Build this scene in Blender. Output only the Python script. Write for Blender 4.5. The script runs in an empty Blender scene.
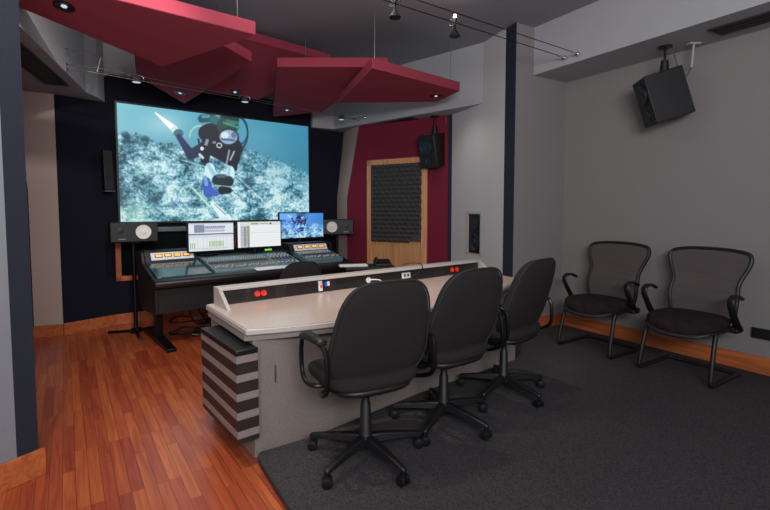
import bpy, bmesh, math, random
import numpy as np
from mathutils import Vector, Matrix
random.seed(7)
C = bpy.context.scene.collection
SC = bpy.context.scene
PI = math.pi

# ------------------------------------------------------------------ camera
cam = bpy.data.cameras.new('camera'); co = bpy.data.objects.new('camera', cam); C.objects.link(co)
co.location = (0, 0, 1.4)
co.rotation_euler = (PI/2 - math.atan(26/450.), 0, 0)
cam.sensor_fit = 'HORIZONTAL'; cam.sensor_width = 36.0
cam.lens = 36.0*450/770
cam.shift_y = -20/770.
cam.clip_start = 0.05
SC.camera = co
# ------------------------------------------------------------------ world, exposure
w = bpy.data.worlds.new('world'); SC.world = w; w.use_nodes = True
bg = w.node_tree.nodes['Background']; bg.inputs[0].default_value = (0.80, 0.88, 1.0, 1); bg.inputs[1].default_value = 0.45
SC.view_settings.view_transform = 'Standard'; SC.view_settings.look = 'None'
SC.view_settings.exposure = 0.0; SC.view_settings.gamma = 1.0
SC.view_settings.use_curve_mapping = False

CLOUD_W = 10
def area(name, loc, target, size, power, col, sy=None):
    l = bpy.data.lights.new(name, 'AREA'); l.energy = power; l.color = col
    l.size = size
    if sy: l.shape = 'RECTANGLE'; l.size_y = sy
    o = bpy.data.objects.new(name, l); C.objects.link(o); o.location = loc
    d = Vector(target)-Vector(loc); o.rotation_euler = d.to_track_quat('-Z', 'Y').to_euler()
    return o
def spot(name, loc, target, power, col, ang=100, blend=.8, r=.04):
    l = bpy.data.lights.new(name, 'SPOT'); l.energy = power; l.color = col
    l.spot_size = math.radians(ang); l.spot_blend = blend; l.shadow_soft_size = r
    o = bpy.data.objects.new(name, l); C.objects.link(o); o.location = loc
    d = Vector(target)-Vector(loc); o.rotation_euler = d.to_track_quat('-Z', 'Y').to_euler()
    return o
area('room_light_behind', (0.5, -1.6, 2.6), (0.3, 4.0, 1.4), 2.4, 46, (1.0, .95, .92), 1.2)
area('ceiling_light_centre', (-0.6, 3.2, 3.28), (-0.6, 3.4, 0), 1.0, 16, (1.0, .93, .85))
spot('desk_downlight', (-0.9, 1.9, 3.2), (-0.6, 3.1, .7), 110, (1.0, .90, .80), 70)
spot('desk_downlight', (0.6, 3.0, 3.2), (0.45, 3.9, .7), 90, (1.0, .90, .80), 60)
spot('floor_downlight', (-1.4, 1.6, 3.2), (-1.5, 3.0, 0), 75, (1.0, .90, .80), 95)

area('ceiling_fill_rear', (0.6, -1.2, 2.3), (0.2, 1.7, 3.9), 2.2, 150, (.96, .97, 1.0), .8)  # added unseen fill aimed upward to brighten the ceiling, not a cove fixture
spot('left_fill_spot', (-1.1, 2.3, 3.1), (-3.4, 4.7, 1.2), 130, (1.0, .93, .88), 75, 1.0)  # added fill spot without a fixture, lifts the dark left pier and walls
# ------------------------------------------------------------------ materials
def srgb(r, g, b):
    f = lambda c: (c/255/12.92) if c/255 <= .04045 else ((c/255+.055)/1.055)**2.4
    return (f(r), f(g), f(b), 1)
def mat(name, c, rough=.6, metal=0, var=.12, scale=30, bump=0, bscale=None, coat=0, spec=.5, stretch=(1, 1, 1), detail=4):
    m = bpy.data.materials.new(name); m.use_nodes = True
    nt = m.node_tree; n = nt.nodes; L = nt.links; b = n['Principled BSDF']
    tc = n.new('ShaderNodeTexCoord'); mp = n.new('ShaderNodeMapping'); mp.inputs['Scale'].default_value = stretch
    L.new(tc.outputs['Object'], mp.inputs[0])
    no = n.new('ShaderNodeTexNoise'); no.inputs['Scale'].default_value = scale; no.inputs['Detail'].default_value = detail
    L.new(mp.outputs[0], no.inputs['Vector'])
    cr = n.new('ShaderNodeValToRGB'); cr.color_ramp.elements[0].position = .3; cr.color_ramp.elements[1].position = .7
    col = srgb(*c)
    cr.color_ramp.elements[0].color = tuple(v*(1-var) for v in col[:3])+(1,)
    cr.color_ramp.elements[1].color = tuple(min(1, v*(1+var)) for v in col[:3])+(1,)
    L.new(no.outputs[0], cr.inputs[0]); L.new(cr.outputs[0], b.inputs['Base Color'])
    b.inputs['Roughness'].default_value = rough; b.inputs['Metallic'].default_value = metal
    b.inputs['Specular IOR Level'].default_value = spec
    if coat: b.inputs['Coat Weight'].default_value = coat; b.inputs['Coat Roughness'].default_value = .12
    if bump:
        n2 = n.new('ShaderNodeTexNoise'); n2.inputs['Scale'].default_value = bscale or scale*2; n2.inputs['Detail'].default_value = 3
        L.new(mp.outputs[0], n2.inputs['Vector'])
        bp = n.new('ShaderNodeBump'); bp.inputs['Strength'].default_value = bump; bp.inputs['Distance'].default_value = .01
        L.new(n2.outputs[0], bp.inputs['Height']); L.new(bp.outputs[0], b.inputs['Normal'])
    return m
def emit(name, c, s):
    m = bpy.data.materials.new(name); m.use_nodes = True; b = m.node_tree.nodes['Principled BSDF']
    b.inputs['Base Color'].default_value = srgb(*c); b.inputs['Emission Color'].default_value = srgb(*c)
    b.inputs['Emission Strength'].default_value = s
    return m
def wood(name, c1, c2, rot, along=1.0, rough=.4, coat=0, planks=None, gs=1.0):
    """wood grain stretched along a direction; planks=(length, width) adds a brick pattern of boards"""
    m = bpy.data.materials.new(name); m.use_nodes = True
    nt = m.node_tree; n = nt.nodes; L = nt.links; b = n['Principled BSDF']
    tc = n.new('ShaderNodeTexCoord')
    mp = n.new('ShaderNodeMapping'); mp.vector_type = 'TEXTURE'; mp.inputs['Rotation'].default_value = rot
    L.new(tc.outputs['Object'], mp.inputs[0])
    ms = n.new('ShaderNodeMapping'); ms.inputs['Scale'].default_value = (1.6*gs, 26*gs, 26*gs)
    L.new(mp.outputs[0], ms.inputs[0])
    no = n.new('ShaderNodeTexNoise'); no.inputs['Scale'].default_value = 1.0; no.inputs['Detail'].default_value = 6; no.inputs['Distortion'].default_value = 1.2
    vec = ms.outputs[0]
    if planks:
        br = n.new('ShaderNodeTexBrick'); br.offset = .37; br.offset_frequency = 3; br.squash = 1
        br.inputs['Scale'].default_value = 1; br.inputs['Brick Width'].default_value = planks[0]; br.inputs['Row Height'].default_value = planks[1]
        br.inputs['Mortar Size'].default_value = .0012; br.inputs['Mortar Smooth'].default_value = .1; br.inputs['Bias'].default_value = 0
        br.inputs['Color1'].default_value = (0, 0, 0, 1); br.inputs['Color2'].default_value = (1, 1, 1, 1); br.inputs['Mortar'].default_value = (.5, .5, .5, 1)
        L.new(mp.outputs[0], br.inputs['Vector'])
        ad = n.new('ShaderNodeVectorMath'); ad.operation = 'MULTIPLY_ADD'; ad.inputs[1].default_value = (37, 11, 5)
        L.new(br.outputs['Color'], ad.inputs[0]); L.new(ms.outputs[0], ad.inputs[2]); vec = ad.outputs[0]
    L.new(vec, no.inputs['Vector'])
    cr = n.new('ShaderNodeValToRGB'); cr.color_ramp.elements[0].position = .3; cr.color_ramp.elements[1].position = .7
    cr.color_ramp.elements[0].color = srgb(*c1); cr.color_ramp.elements[1].color = srgb(*c2)
    L.new(no.outputs[0], cr.inputs[0]); out = cr.outputs[0]
    if planks:
        hs = n.new('ShaderNodeHueSaturation')
        mr = n.new('ShaderNodeMapRange'); mr.inputs[3].default_value = .80; mr.inputs[4].default_value = 1.25
        L.new(br.outputs['Color'], mr.inputs[0]); L.new(mr.outputs[0], hs.inputs['Value'])
        mh = n.new('ShaderNodeMapRange'); mh.inputs[3].default_value = .492; mh.inputs[4].default_value = .507
        L.new(br.outputs['Color'], mh.inputs[0]); L.new(mh.outputs[0], hs.inputs['Hue'])
        L.new(out, hs.inputs['Color'])
        mx = n.new('ShaderNodeMixRGB'); mx.inputs[2].default_value = tuple(v*.3 for v in srgb(*c1)[:3])+(1,)
        L.new(br.outputs['Fac'], mx.inputs[0]); L.new(hs.outputs[0], mx.inputs[1]); out = mx.outputs[0]
    L.new(out, b.inputs['Base Color']); b.inputs['Roughness'].default_value = rough
    if coat: b.inputs['Coat Weight'].default_value = coat; b.inputs['Coat Roughness'].default_value = .18
    return m
def carpet_mat():
    m = mat('carpet', (64, 61, 63), rough=.95, var=.55, scale=170, bump=.6, bscale=260, spec=.15, detail=2)
    return m
M = dict(
  wood_floor=wood('oak_floor', (142, 62, 34), (178, 90, 52), (0, 0, math.radians(125.4)), rough=.33, coat=.25, planks=(.62, .056)),
  oak=wood('oak_trim', (178, 92, 48), (206, 122, 70), (0, 0, 0), rough=.45, gs=.9),
  oak_pale=wood('pale_oak', (190, 128, 86), (216, 158, 114), (0, PI/2, 0), rough=.45, gs=.9),
  baseboard=wood('oak_baseboard', (150, 78, 40), (196, 108, 60), (0, 0, math.radians(-57)), rough=.45, gs=.9),
  door=wood('oak_door', (176, 122, 78), (200, 150, 102), (0, PI/2, 0), rough=.5, gs=.8),
  carpet=carpet_mat(),
  ceiling=mat('ceiling_paint', (140, 141, 148), .9, var=.02, scale=3),
  wall_grey=mat('grey_fabric_wall', (132, 127, 126), .95, var=.06, scale=260, bump=.12, bscale=400, spec=.2),
  wall_white=mat('pale_fabric_wall', (184, 184, 184), .95, var=.06, scale=260, bump=.12, bscale=400, spec=.2),
  header=mat('header_paint', (160, 160, 164), .9, var=.02, scale=4),
  wing=mat('wing_fabric', (128, 130, 138), .95, var=.08, scale=260, bump=.15, bscale=400, spec=.2),
  beige=mat('beige_fabric', (176, 160, 152), .95, var=.06, scale=260, spec=.2),
  navy=mat('navy_fabric', (26, 27, 38), .97, var=.2, scale=260, bump=.1, bscale=400, spec=.15),
  strip=mat('charcoal_strip', (40, 43, 54), .95, var=.2, scale=260, spec=.2),
  red=mat('maroon_fabric_wall', (112, 34, 52), .97, var=.12, scale=260, bump=.15, bscale=400, spec=.15),
  cloud=mat('crimson_fabric', (142, 56, 70), .95, var=.08, scale=300, bump=.12, bscale=500, spec=.2),
  black=mat('black_plastic', (17, 16, 18), .5, var=.1, scale=60),
  satin=mat('satin_black', (15, 15, 17), .42, var=.1, scale=60),
  blackm=mat('black_metal', (20, 20, 22), .35, metal=.5, var=.1, scale=60),
  fabric=mat('charcoal_seat_fabric', (38, 35, 36), .95, var=.25, scale=420, bump=.3, bscale=600, spec=.2),
  piping=mat('seat_piping', (30, 29, 31), .8, var=.1, scale=80),
  mesh=mat('mesh_back', (76, 68, 68), .8, var=.12, scale=9, stretch=(.4, 1, 5), bump=.25, bscale=14),
  plush=mat('plush_seat', (36, 27, 29), .95, var=.45, scale=14, bump=.4, bscale=40, spec=.2),
  lam=mat('speckled_laminate', (188, 170, 160), .22, var=.10, scale=130, detail=2),
  lam_edge=mat('pale_laminate_edge', (174, 168, 165), .35, var=.08, scale=120),
  lam_base=mat('grey_laminate_base', (132, 121, 116), .55, var=.14, scale=110, detail=3),
  riser=mat('riser_panel', (42, 32, 29), .5, var=.1, scale=60),
  riser2=mat('riser_plate', (34, 29, 28), .4, var=.1, scale=60),
  foam=mat('foam', (72, 71, 70), .97, var=.2, scale=90, bump=.5, bscale=200, spec=.1),
  white=mat('white_plastic', (215, 214, 210), .45, var=.03, scale=40),
  cone=mat('white_cone', (236, 234, 230), .6, var=.03, scale=60),
  bluecone=mat('dark_blue_cone', (28, 34, 46), .35, var=.15, scale=40),
  chrome=mat('chrome', (226, 228, 232), .22, metal=1, var=.04, scale=30),
  steel=mat('dull_steel', (120, 122, 126), .4, metal=.8, var=.06, scale=30),
  vent=mat('vent_metal', (40, 38, 40), .6, var=.1, scale=40),
  surf=mat('console_surface', (98, 120, 126), .28, var=.1, scale=30),
  reflect_teal=mat('console_reflection_tint', (36, 70, 76), .16, var=.1, scale=20, coat=.4),  # teal in the base colour imitates the screen reflected in a dark lid
  meter=mat('meter_panel', (236, 237, 240), .4, var=.04, scale=40),
  fader=mat('fader_cap', (188, 200, 204), .5, var=.05, scale=60),
  orange=emit('meter_glow', (255, 176, 84), .9),
  redsock=mat('red_socket', (235, 52, 30), .4, var=.05, scale=40),
  blue=mat('blue_plug', (40, 90, 190), .4, var=.05, scale=40),
  lens=emit('lamp_glow', (220, 235, 255), .55),
  hotlamp=emit('hot_lamp', (255, 225, 200), 6),
  glass=mat('dark_glass', (20, 26, 28), .08, var=.2, scale=5),
  green=emit('green_led', (120, 210, 60), .8),
)

# ------------------------------------------------------------------ geometry
class G:
    def __init__(s): s.v = []; s.f = []
    def add(s, vs, fs):
        o = len(s.v); s.v += [tuple(v) for v in vs]; s.f += [tuple(i+o for i in f) for f in fs]; return s
    def box(s, c, d, rz=0, rx=0, ry=0, taper=None):
        R = Matrix.Rotation(rz, 3, 'Z') @ Matrix.Rotation(ry, 3, 'Y') @ Matrix.Rotation(rx, 3, 'X')
        vs = []
        for z in (-1, 1):
            for x, y in ((-1, -1), (1, -1), (1, 1), (-1, 1)):
                t = (taper if (taper and z > 0) else 1)
                vs.append(Vector(c)+R @ Vector((x*d[0]/2*t, y*d[1]/2*t, z*d[2]/2)))
        return s.add(vs, [(3, 2, 1, 0), (4, 5, 6, 7), (0, 1, 5, 4), (1, 2, 6, 5), (2, 3, 7, 6), (3, 0, 4, 7)])
    def prism(s, poly, z0, z1):
        """poly in plan; z0, z1 numbers or lists"""
        n = len(poly)
        a = sum(poly[i][0]*poly[(i+1) % n][1]-poly[(i+1) % n][0]*poly[i][1] for i in range(n))
        z0 = z0 if hasattr(z0, '__len__') else [z0]*n; z1 = z1 if hasattr(z1, '__len__') else [z1]*n
        idx = list(range(n))
        if a < 0: idx.reverse()
        vs = [(poly[i][0], poly[i][1], z0[i]) for i in idx]+[(poly[i][0], poly[i][1], z1[i]) for i in idx]
        return s.add(vs, [tuple(reversed(range(n))), tuple(range(n, 2*n))]+[(i, (i+1) % n, n+(i+1) % n, n+i) for i in range(n)])
    def extr(s, prof, axis, a, b):
        """profile extruded along an axis: axis 'x' takes (y,z) points, 'y' takes (x,z)"""
        n = len(prof)
        mk = (lambda t, p: (t, p[0], p[1])) if axis == 'x' else (lambda t, p: (p[0], t, p[1]))
        ar = sum(prof[i][0]*prof[(i+1) % n][1]-prof[(i+1) % n][0]*prof[i][1] for i in range(n))
        if (ar < 0) == (axis == 'x'): prof = list(reversed(prof))
        vs = [mk(a, p) for p in prof]+[mk(b, p) for p in prof]
        return s.add(vs, [tuple(reversed(range(n))), tuple(range(n, 2*n))]+[(i, (i+1) % n, n+(i+1) % n, n+i) for i in range(n)])
    def tube(s, pts, r, seg=8, closed=False, smooth=0):
        P = [Vector(p) for p in pts]
        for _ in range(smooth):
            Q = []
            m = len(P)
            for i in range(m if closed else m-1):
                a, b = P[i], P[(i+1) % m]; Q += [a*.75+b*.25, a*.25+b*.75]
            if not closed: Q[0] = P[0]; Q[-1] = P[-1]
            P = Q
        n = len(P); rs = r if hasattr(r, '__len__') else None
        up = None; rings = []
        for i in range(n):
            if closed: t = P[(i+1) % n]-P[i-1]
            else: t = P[min(i+1, n-1)]-P[max(i-1, 0)]
            t.normalize()
            if up is None:
                up = Vector((0, 0, 1)) if abs(t.z) < .9 else Vector((1, 0, 0))
            up = (up-t*up.dot(t)).normalized(); sd = t.cross(up)
            rr = rs[min(int(i*len(rs)/n), len(rs)-1)] if rs else r
            rings.append([P[i]+(up*math.cos(2*PI*k/seg)+sd*math.sin(2*PI*k/seg))*rr for k in range(seg)])
        return s.loft(rings, closed)
    def loft(s, rings, closed=False, cap=True):
        m = len(rings[0]); vs = [p for r in rings for p in r]; fs = []
        n = len(rings)
        for i in range(n if closed else n-1):
            a = i*m; b = ((i+1) % n)*m
            for k in range(m):
                fs.append((a+k, a+(k+1) % m, b+(k+1) % m, b+k))
        if not closed and cap:
            fs.append(tuple(reversed(range(m)))); fs.append(tuple(range((n-1)*m, n*m)))
        return s.add(vs, fs)
    def cyl(s, a, b, r0, r1=None, seg=20):
        a = Vector(a); b = Vector(b); r1 = r0 if r1 is None else r1
        t = (b-a).normalized(); up = Vector((0, 0, 1)) if abs(t.z) < .9 else Vector((1, 0, 0))
        up = (up-t*up.dot(t)).normalized(); sd = t.cross(up)
        return s.loft([[p+(up*math.cos(2*PI*k/seg)+sd*math.sin(2*PI*k/seg))*r for k in range(seg)] for p, r in ((a, r0), (b, r1))])
    def lathe(s, o, ax, prof, seg=24):
        """prof: (distance along axis, radius)"""
        o = Vector(o); t = Vector(ax).normalized(); up = Vector((0, 0, 1)) if abs(t.z) < .9 else Vector((1, 0, 0))
        up = (up-t*up.dot(t)).normalized(); sd = t.cross(up)
        return s.loft([[o+t*h+(up*math.cos(2*PI*k/seg)+sd*math.sin(2*PI*k/seg))*max(r, .0004) for k in range(seg)] for h, r in prof])
    def xf(s, Mx):
        s.v = [tuple(Mx @ Vector(v)) for v in s.v]; return s
    def build(s, name, m, parent=None, smooth=False, bevel=0, world=False, seg=2, subsurf=0):
        vs = s.v
        if parent is not None and world:
            I = (Matrix.Translation(parent.location) @ parent.rotation_euler.to_matrix().to_4x4()).inverted()
            vs = [tuple(I @ Vector(v)) for v in vs]
        me = bpy.data.meshes.new(name); me.from_pydata(vs, [], s.f); me.update()
        bm = bmesh.new(); bm.from_mesh(me); bmesh.ops.recalc_face_normals(bm, faces=bm.faces); bm.to_mesh(me); bm.free()
        me.materials.append(M[m] if isinstance(m, str) else m)
        o = bpy.data.objects.new(name, me); C.objects.link(o)
        if parent is not None: o.parent = parent
        if smooth or bevel:
            for p in me.polygons: p.use_smooth = True
            try: me.set_sharp_from_angle(angle=math.radians(40))
            except Exception: pass
        if bevel:
            b = o.modifiers.new('bevel', 'BEVEL'); b.width = bevel; b.segments = seg; b.limit_method = 'ANGLE'; b.angle_limit = math.radians(35)
        if subsurf:
            b = o.modifiers.new('sub', 'SUBSURF'); b.levels = subsurf; b.render_levels = subsurf
        return o
def tag(o, label, cat, group=None, kind=None):
    o['label'] = label; o['category'] = cat
    if group: o['group'] = group
    if kind: o['kind'] = kind
    return o
def thing(name, label, cat, loc=(0, 0, 0), rz=0, group=None, R=None):
    o = bpy.data.objects.new(name, None); C.objects.link(o); o.empty_display_size = .1
    o.location = loc; o.rotation_euler = R if R is not None else (0, 0, rz)
    return tag(o, label, cat, group)
def struct(o):
    o['kind'] = 'structure'; return o
def copy_tree(o, parent=None):
    c = o.copy(); C.objects.link(c)
    if parent is not None: c.parent = parent
    for ch in [x for x in list(bpy.data.objects) if x.parent == o]: copy_tree(ch, c)
    return c
def lerp(a, b, t): return tuple(x+(y-x)*t for x, y in zip(a, b))
def wallseg(a, b, z0, z1, th, side=1):
    """prism between plan points a and b, thickened by th to the chosen side"""
    dx, dy = b[0]-a[0], b[1]-a[1]; l = math.hypot(dx, dy); nx, ny = -dy/l*th*side, dx/l*th*side
    return G().prism([a, b, (b[0]+nx, b[1]+ny), (a[0]+nx, a[1]+ny)], z0, z1)

# ------------------------------------------------------------------ structure
CEIL = 3.34
struct(G().prism([(-5.5, -2.2), (7.2, -2.2), (5.6, 1.2), (2.3, 5.6), (1.2, 7.2), (-.3, 7.9), (-3.9, 6.2), (-5.5, 4)], -.06, 0).build('floor', 'wood_floor'))
# the raised carpet platform
cd = (.303/.568, -.48/.568)
cp = [(-.735+.03, 2.425)]
cpts = [(-.70, 2.475), (-.715, 2.44), (-.70, 2.40)]
e0 = (-.675, 2.355); e1 = (e0[0]+cd[0]*5.0, e0[1]+cd[1]*5.0)
poly = [(.35, 3.34), (-.42, 2.62), (-.69, 2.445), (-.70, 2.42), (-.697, 2.395), e0, e1, (6.7, -1.9), (3.17, 3.6), (2.10, 5.25), (1.42, 4.83), (1.32, 4.95)]
struct(G().prism(poly, 0.0, .05).build('floor_carpet_platform', 'carpet', bevel=.012))
struct(G().prism([(-5.5, -2.2), (7.2, -2.2), (5.6, 1.2), (2.3, 5.6), (1.2, 7.2), (-.3, 7.9), (-3.9, 6.2), (-5.5, 4)], CEIL, CEIL+.08).build('ceiling', 'ceiling'))
# right wall
RW0 = (2.068, 5.228); RWd = (.538, -.843)
RW1 = (RW0[0]+RWd[0]*7.5, RW0[1]+RWd[1]*7.5)
struct(wallseg(RW0, RW1, 0, CEIL, .12, 1).build('wall_right', 'wall_grey'))
CW = (1.364, 4.802)
struct(G().prism([CW, RW0, (2.12, 5.42), (1.50, 5.02)], 0, CEIL).build('wall_rear_right', 'wall_grey'))
ST = (1.302, 4.955)
struct(wallseg(ST, CW, 0, CEIL, .01, 1).build('trim_1', 'strip'))
WE = (.878, 6.028)
# pale wall with an opening for the built-in speaker
sa = (1.020, 5.681); sb = (1.146, 5.374)
struct(wallseg(sb, ST, 0, CEIL, .1, 1).build('wall_speaker_side', 'wall_white'))
gw = wallseg(WE, sa, 0, CEIL, .1, 1)
for z0, z1 in ((0, .83), (1.36, CEIL)):
    h = wallseg(sa, sb, z0, z1, .1, 1); gw.add(h.v, h.f)
struct(gw.build('wall_speaker', 'wall_white'))
# maroon wall
RA = (.862, 6.035); RB = (-.56, 6.895)
_d = Vector((-.581-RA[0], 6.90-RA[1])); _ub = _d.length; _d.normalize(); _uu = (Vector((-.372, 6.774))-Vector(RA)).length; _n = Vector((-_d.y, _d.x))*(-.1)
g = G(); _q = [(0, 0), (_ub, 0), (_ub, 1.57), (_uu, 2.72), (0, 2.72)]
_f = [(RA[0]+_d.x*u, RA[1]+_d.y*u, z) for u, z in _q]; _b = [(x+_n.x, y+_n.y, z) for x, y, z in _f]
if _n.y < 0: _b = [(x-2*_n.x, y-2*_n.y, z) for x, y, z in _b]
g.add(_f+_b, [(0, 1, 2, 3, 4), (9, 8, 7, 6, 5)]+[(i, (i+1) % 5, 5+(i+1) % 5, 5+i) for i in range(5)])
struct(g.build('wall_door', 'red'))
struct(wallseg((.885, 6.005), (.84, 6.04), 0, 2.7, .05, -1).build('trim_2', 'strip'))
# beige flared pier right of the screen
g = G()
fr = [(-.776, 7.30, 0), (-.581, 6.90, 0), (-.776, 7.30, 1.57), (-.581, 6.90, 1.57), (-.66, 7.39, 2.72), (-.372, 6.774, 2.72)]
bk = [(x+.12, y+.25, z) for x, y, z in fr]
g.add(fr+bk, [(0, 1, 3, 2), (2, 3, 5, 4), (7, 6, 8, 9), (9, 8, 10, 11), (0, 2, 8, 6), (2, 4, 10, 8), (1, 7, 9, 3), (3, 9, 11, 5), (0, 6, 7, 1), (4, 5, 11, 10)])
struct(g.build('wall_beige_pier_right', 'beige'))
# dark screen wall
SA = (-3.248, 5.369); SB = (-.70, 7.353)
sdir = Vector((SB[0]-SA[0], SB[1]-SA[1])).normalized()
struct(wallseg(SA, (SB[0]+.12, SB[1]+.093), 0, 2.98, .1, 1).build('wall_screen', 'navy'))
off = (-sdir.y*.03, sdir.x*.03)
struct(wallseg((SA[0]+off[0]-.3*sdir.x, SA[1]+off[1]-.3*sdir.y), (SB[0]+off[0], SB[1]+off[1]), 2.98, CEIL, .1, 1).build('wall_screen_upper', 'header'))
LA = (-3.575, 4.935)
struct(wallseg(LA, SA, 0, 2.95, .1, 1).build('wall_left_dark', 'navy'))
# left beige pier, maroon wall and near wing
g = G()
fr = [(-3.81, 4.82, 0), (-3.575, 4.935, 0), (-3.81, 4.82, 1.6), (-3.575, 4.935, 1.6), (-3.90, 4.78, 2.9), (-3.575, 4.935, 2.9)]
bk = [(x-.1, y+.2, z) for x, y, z in fr]
g.add(fr+bk, [(0, 1, 3, 2), (2, 3, 5, 4), (7, 6, 8, 9), (9, 8, 10, 11), (0, 2, 8, 6), (2, 4, 10, 8), (1, 7, 9, 3), (3, 9, 11, 5), (0, 6, 7, 1), (4, 5, 11, 10)])
struct(g.build('wall_beige_pier_left', 'beige'))
struct(wallseg((-3.22, 2.5), (-3.935, 5.20), 0, 2.75, .1, 1).build('wall_left', 'red'))
WA = (-1.823, 2.300); WB = (-1.823-.497*1.9, 2.30-.868*1.9)
Wm = lerp(WA, WB, .05)
struct(wallseg(Wm, WB, 0, CEIL, .12, -1).build('wall_near_left', 'wing'))
struct(wallseg(WA, Wm, 0, CEIL, .12, -1).build('trim_3', 'strip'))
# right soffit
F0 = (1.598, 5.086); F1 = (1.598+.529*7, 5.086-.849*7)
struct(G().prism([(1.60, 4.941), (2.085, 5.235), (2.085+.538*7.3, 5.235-.843*7.3), (1.60+.529*7.3, 4.941-.849*7.3)], 2.84, CEIL).build('ceiling_soffit_right', 'header'))
# header above the maroon door wall
HA = (1.147, 5.368); HB = (-.79, 7.085)
struct(G().prism([HA, HB, (-1.10, 6.92), (-1.14, 6.99), (-.70, 7.40), (-.3, 7.4), (.9, 6.3)], 2.64, CEIL).build('ceiling_soffit_centre', 'header'))
# left header
struct(G().prism([(-2.28, 2.62), (-2.45, 3.05), (-3.175, 4.857), (-3.20, 5.10), (-3.27, 5.33), (-3.62, 5.05), (-4.1, 4.7), (-3.5, 2.3)], 2.64, CEIL).build('ceiling_soffit_left', 'header'))
# baseboards
def bboard(name, pts, z0, z1, side, th=.02):
    g = G()
    for a, b in zip(pts[:-1], pts[1:]):
        h = wallseg(a, b, z0, z1, th, side); g.add(h.v, h.f)
    return struct(g.build(name, 'baseboard', bevel=.003))
bboard('baseboard_right', [RW0, RW1], .05, .19, -1)
bboard('baseboard_rear', [CW, RW0], .05, .19, -1)
bboard('baseboard_left', [(-3.83, 4.81), LA, SA], 0, .13, -1)
bboard('baseboard_screen', [SA, SB], 0, .13, -1)
bboard('baseboard_near_left', [(WA[0]+.012, WA[1]+.02), WB], 0, .14, 1)
bboard('baseboard_door', [RA, (.62, 6.185)], 0, .13, 1)

# ------------------------------------------------------------------ door with foam
rd = Vector((RB[0]-RA[0], RB[1]-RA[1], 0)).normalized()
rn = Vector((-rd.y, rd.x, 0))
if rn.y > 0: rn = -rn
def rwp(u, off): return (RA[0]+rd.x*u+rn.x*off, RA[1]+rd.y*u+rn.y*off)
# u of door frame: .315 .. 1.295
def rbox(g, u0, u1, z0, z1, o0, o1):
    return g.prism([rwp(u0, o0), rwp(u1, o0), rwp(u1, o1), rwp(u0, o1)], z0, z1)
U0, U1 = .322, 1.302
fr = rbox(G(), U0, U0+.085, 0, 2.115, 0, .035); rbox(fr, U1-.085, U1, 0, 2.115, 0, .035); rbox(fr, U0, U1, 2.03, 2.115, 0, .035)
dr = struct(rbox(G(), U0+.085, U1-.085, 0.005, 2.03, 0, .012).build('door_1', 'door'))
o = fr.build('door_frame', 'oak_pale', dr, bevel=.004)
# foam
g = G(); fu0, fu1, fz0, fz1 = U0+.075, U1-.075, .925, 2.04
rbox(g, fu0+.02, fu1, fz0+.02, fz1, .013, .035)
nr = 18; nc = 9
for r in range(nr):
    z0 = fz0+(fz1-fz0)*r/nr; z1 = fz0+(fz1-fz0)*(r+1)/nr
    for c in range(-1, nc):
        a = fu0+(fu1-fu0)*(c+(.5 if r % 2 else 0))/nc; b = a+(fu1-fu0)/nc
        a = max(a, fu0+(.0 if r % 2 else .012)); b = min(b, fu1)
        if r < 2 and a < fu0+.12: continue
        if b-a < .02: continue
        k = .020
        p = [rwp(a, .035), rwp(b, .035), rwp(b-k, .062), rwp(a+k, .062)]
        vs = [(*p[0], z0), (*p[1], z0), (*p[1], z1), (*p[0], z1), (*p[3], z0+.03), (*p[2], z0+.03), (*p[2], z1-.006), (*p[3], z1-.006)]
        g.add(vs, [(0, 1, 5, 4), (1, 2, 6, 5), (2, 3, 7, 6), (3, 0, 4, 7), (4, 5, 6, 7)])
fo = g.build('acoustic_foam_panel', 'foam'); tag(fo, 'black wedge acoustic foam sheet stuck on the oak door', 'foam panel')

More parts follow.
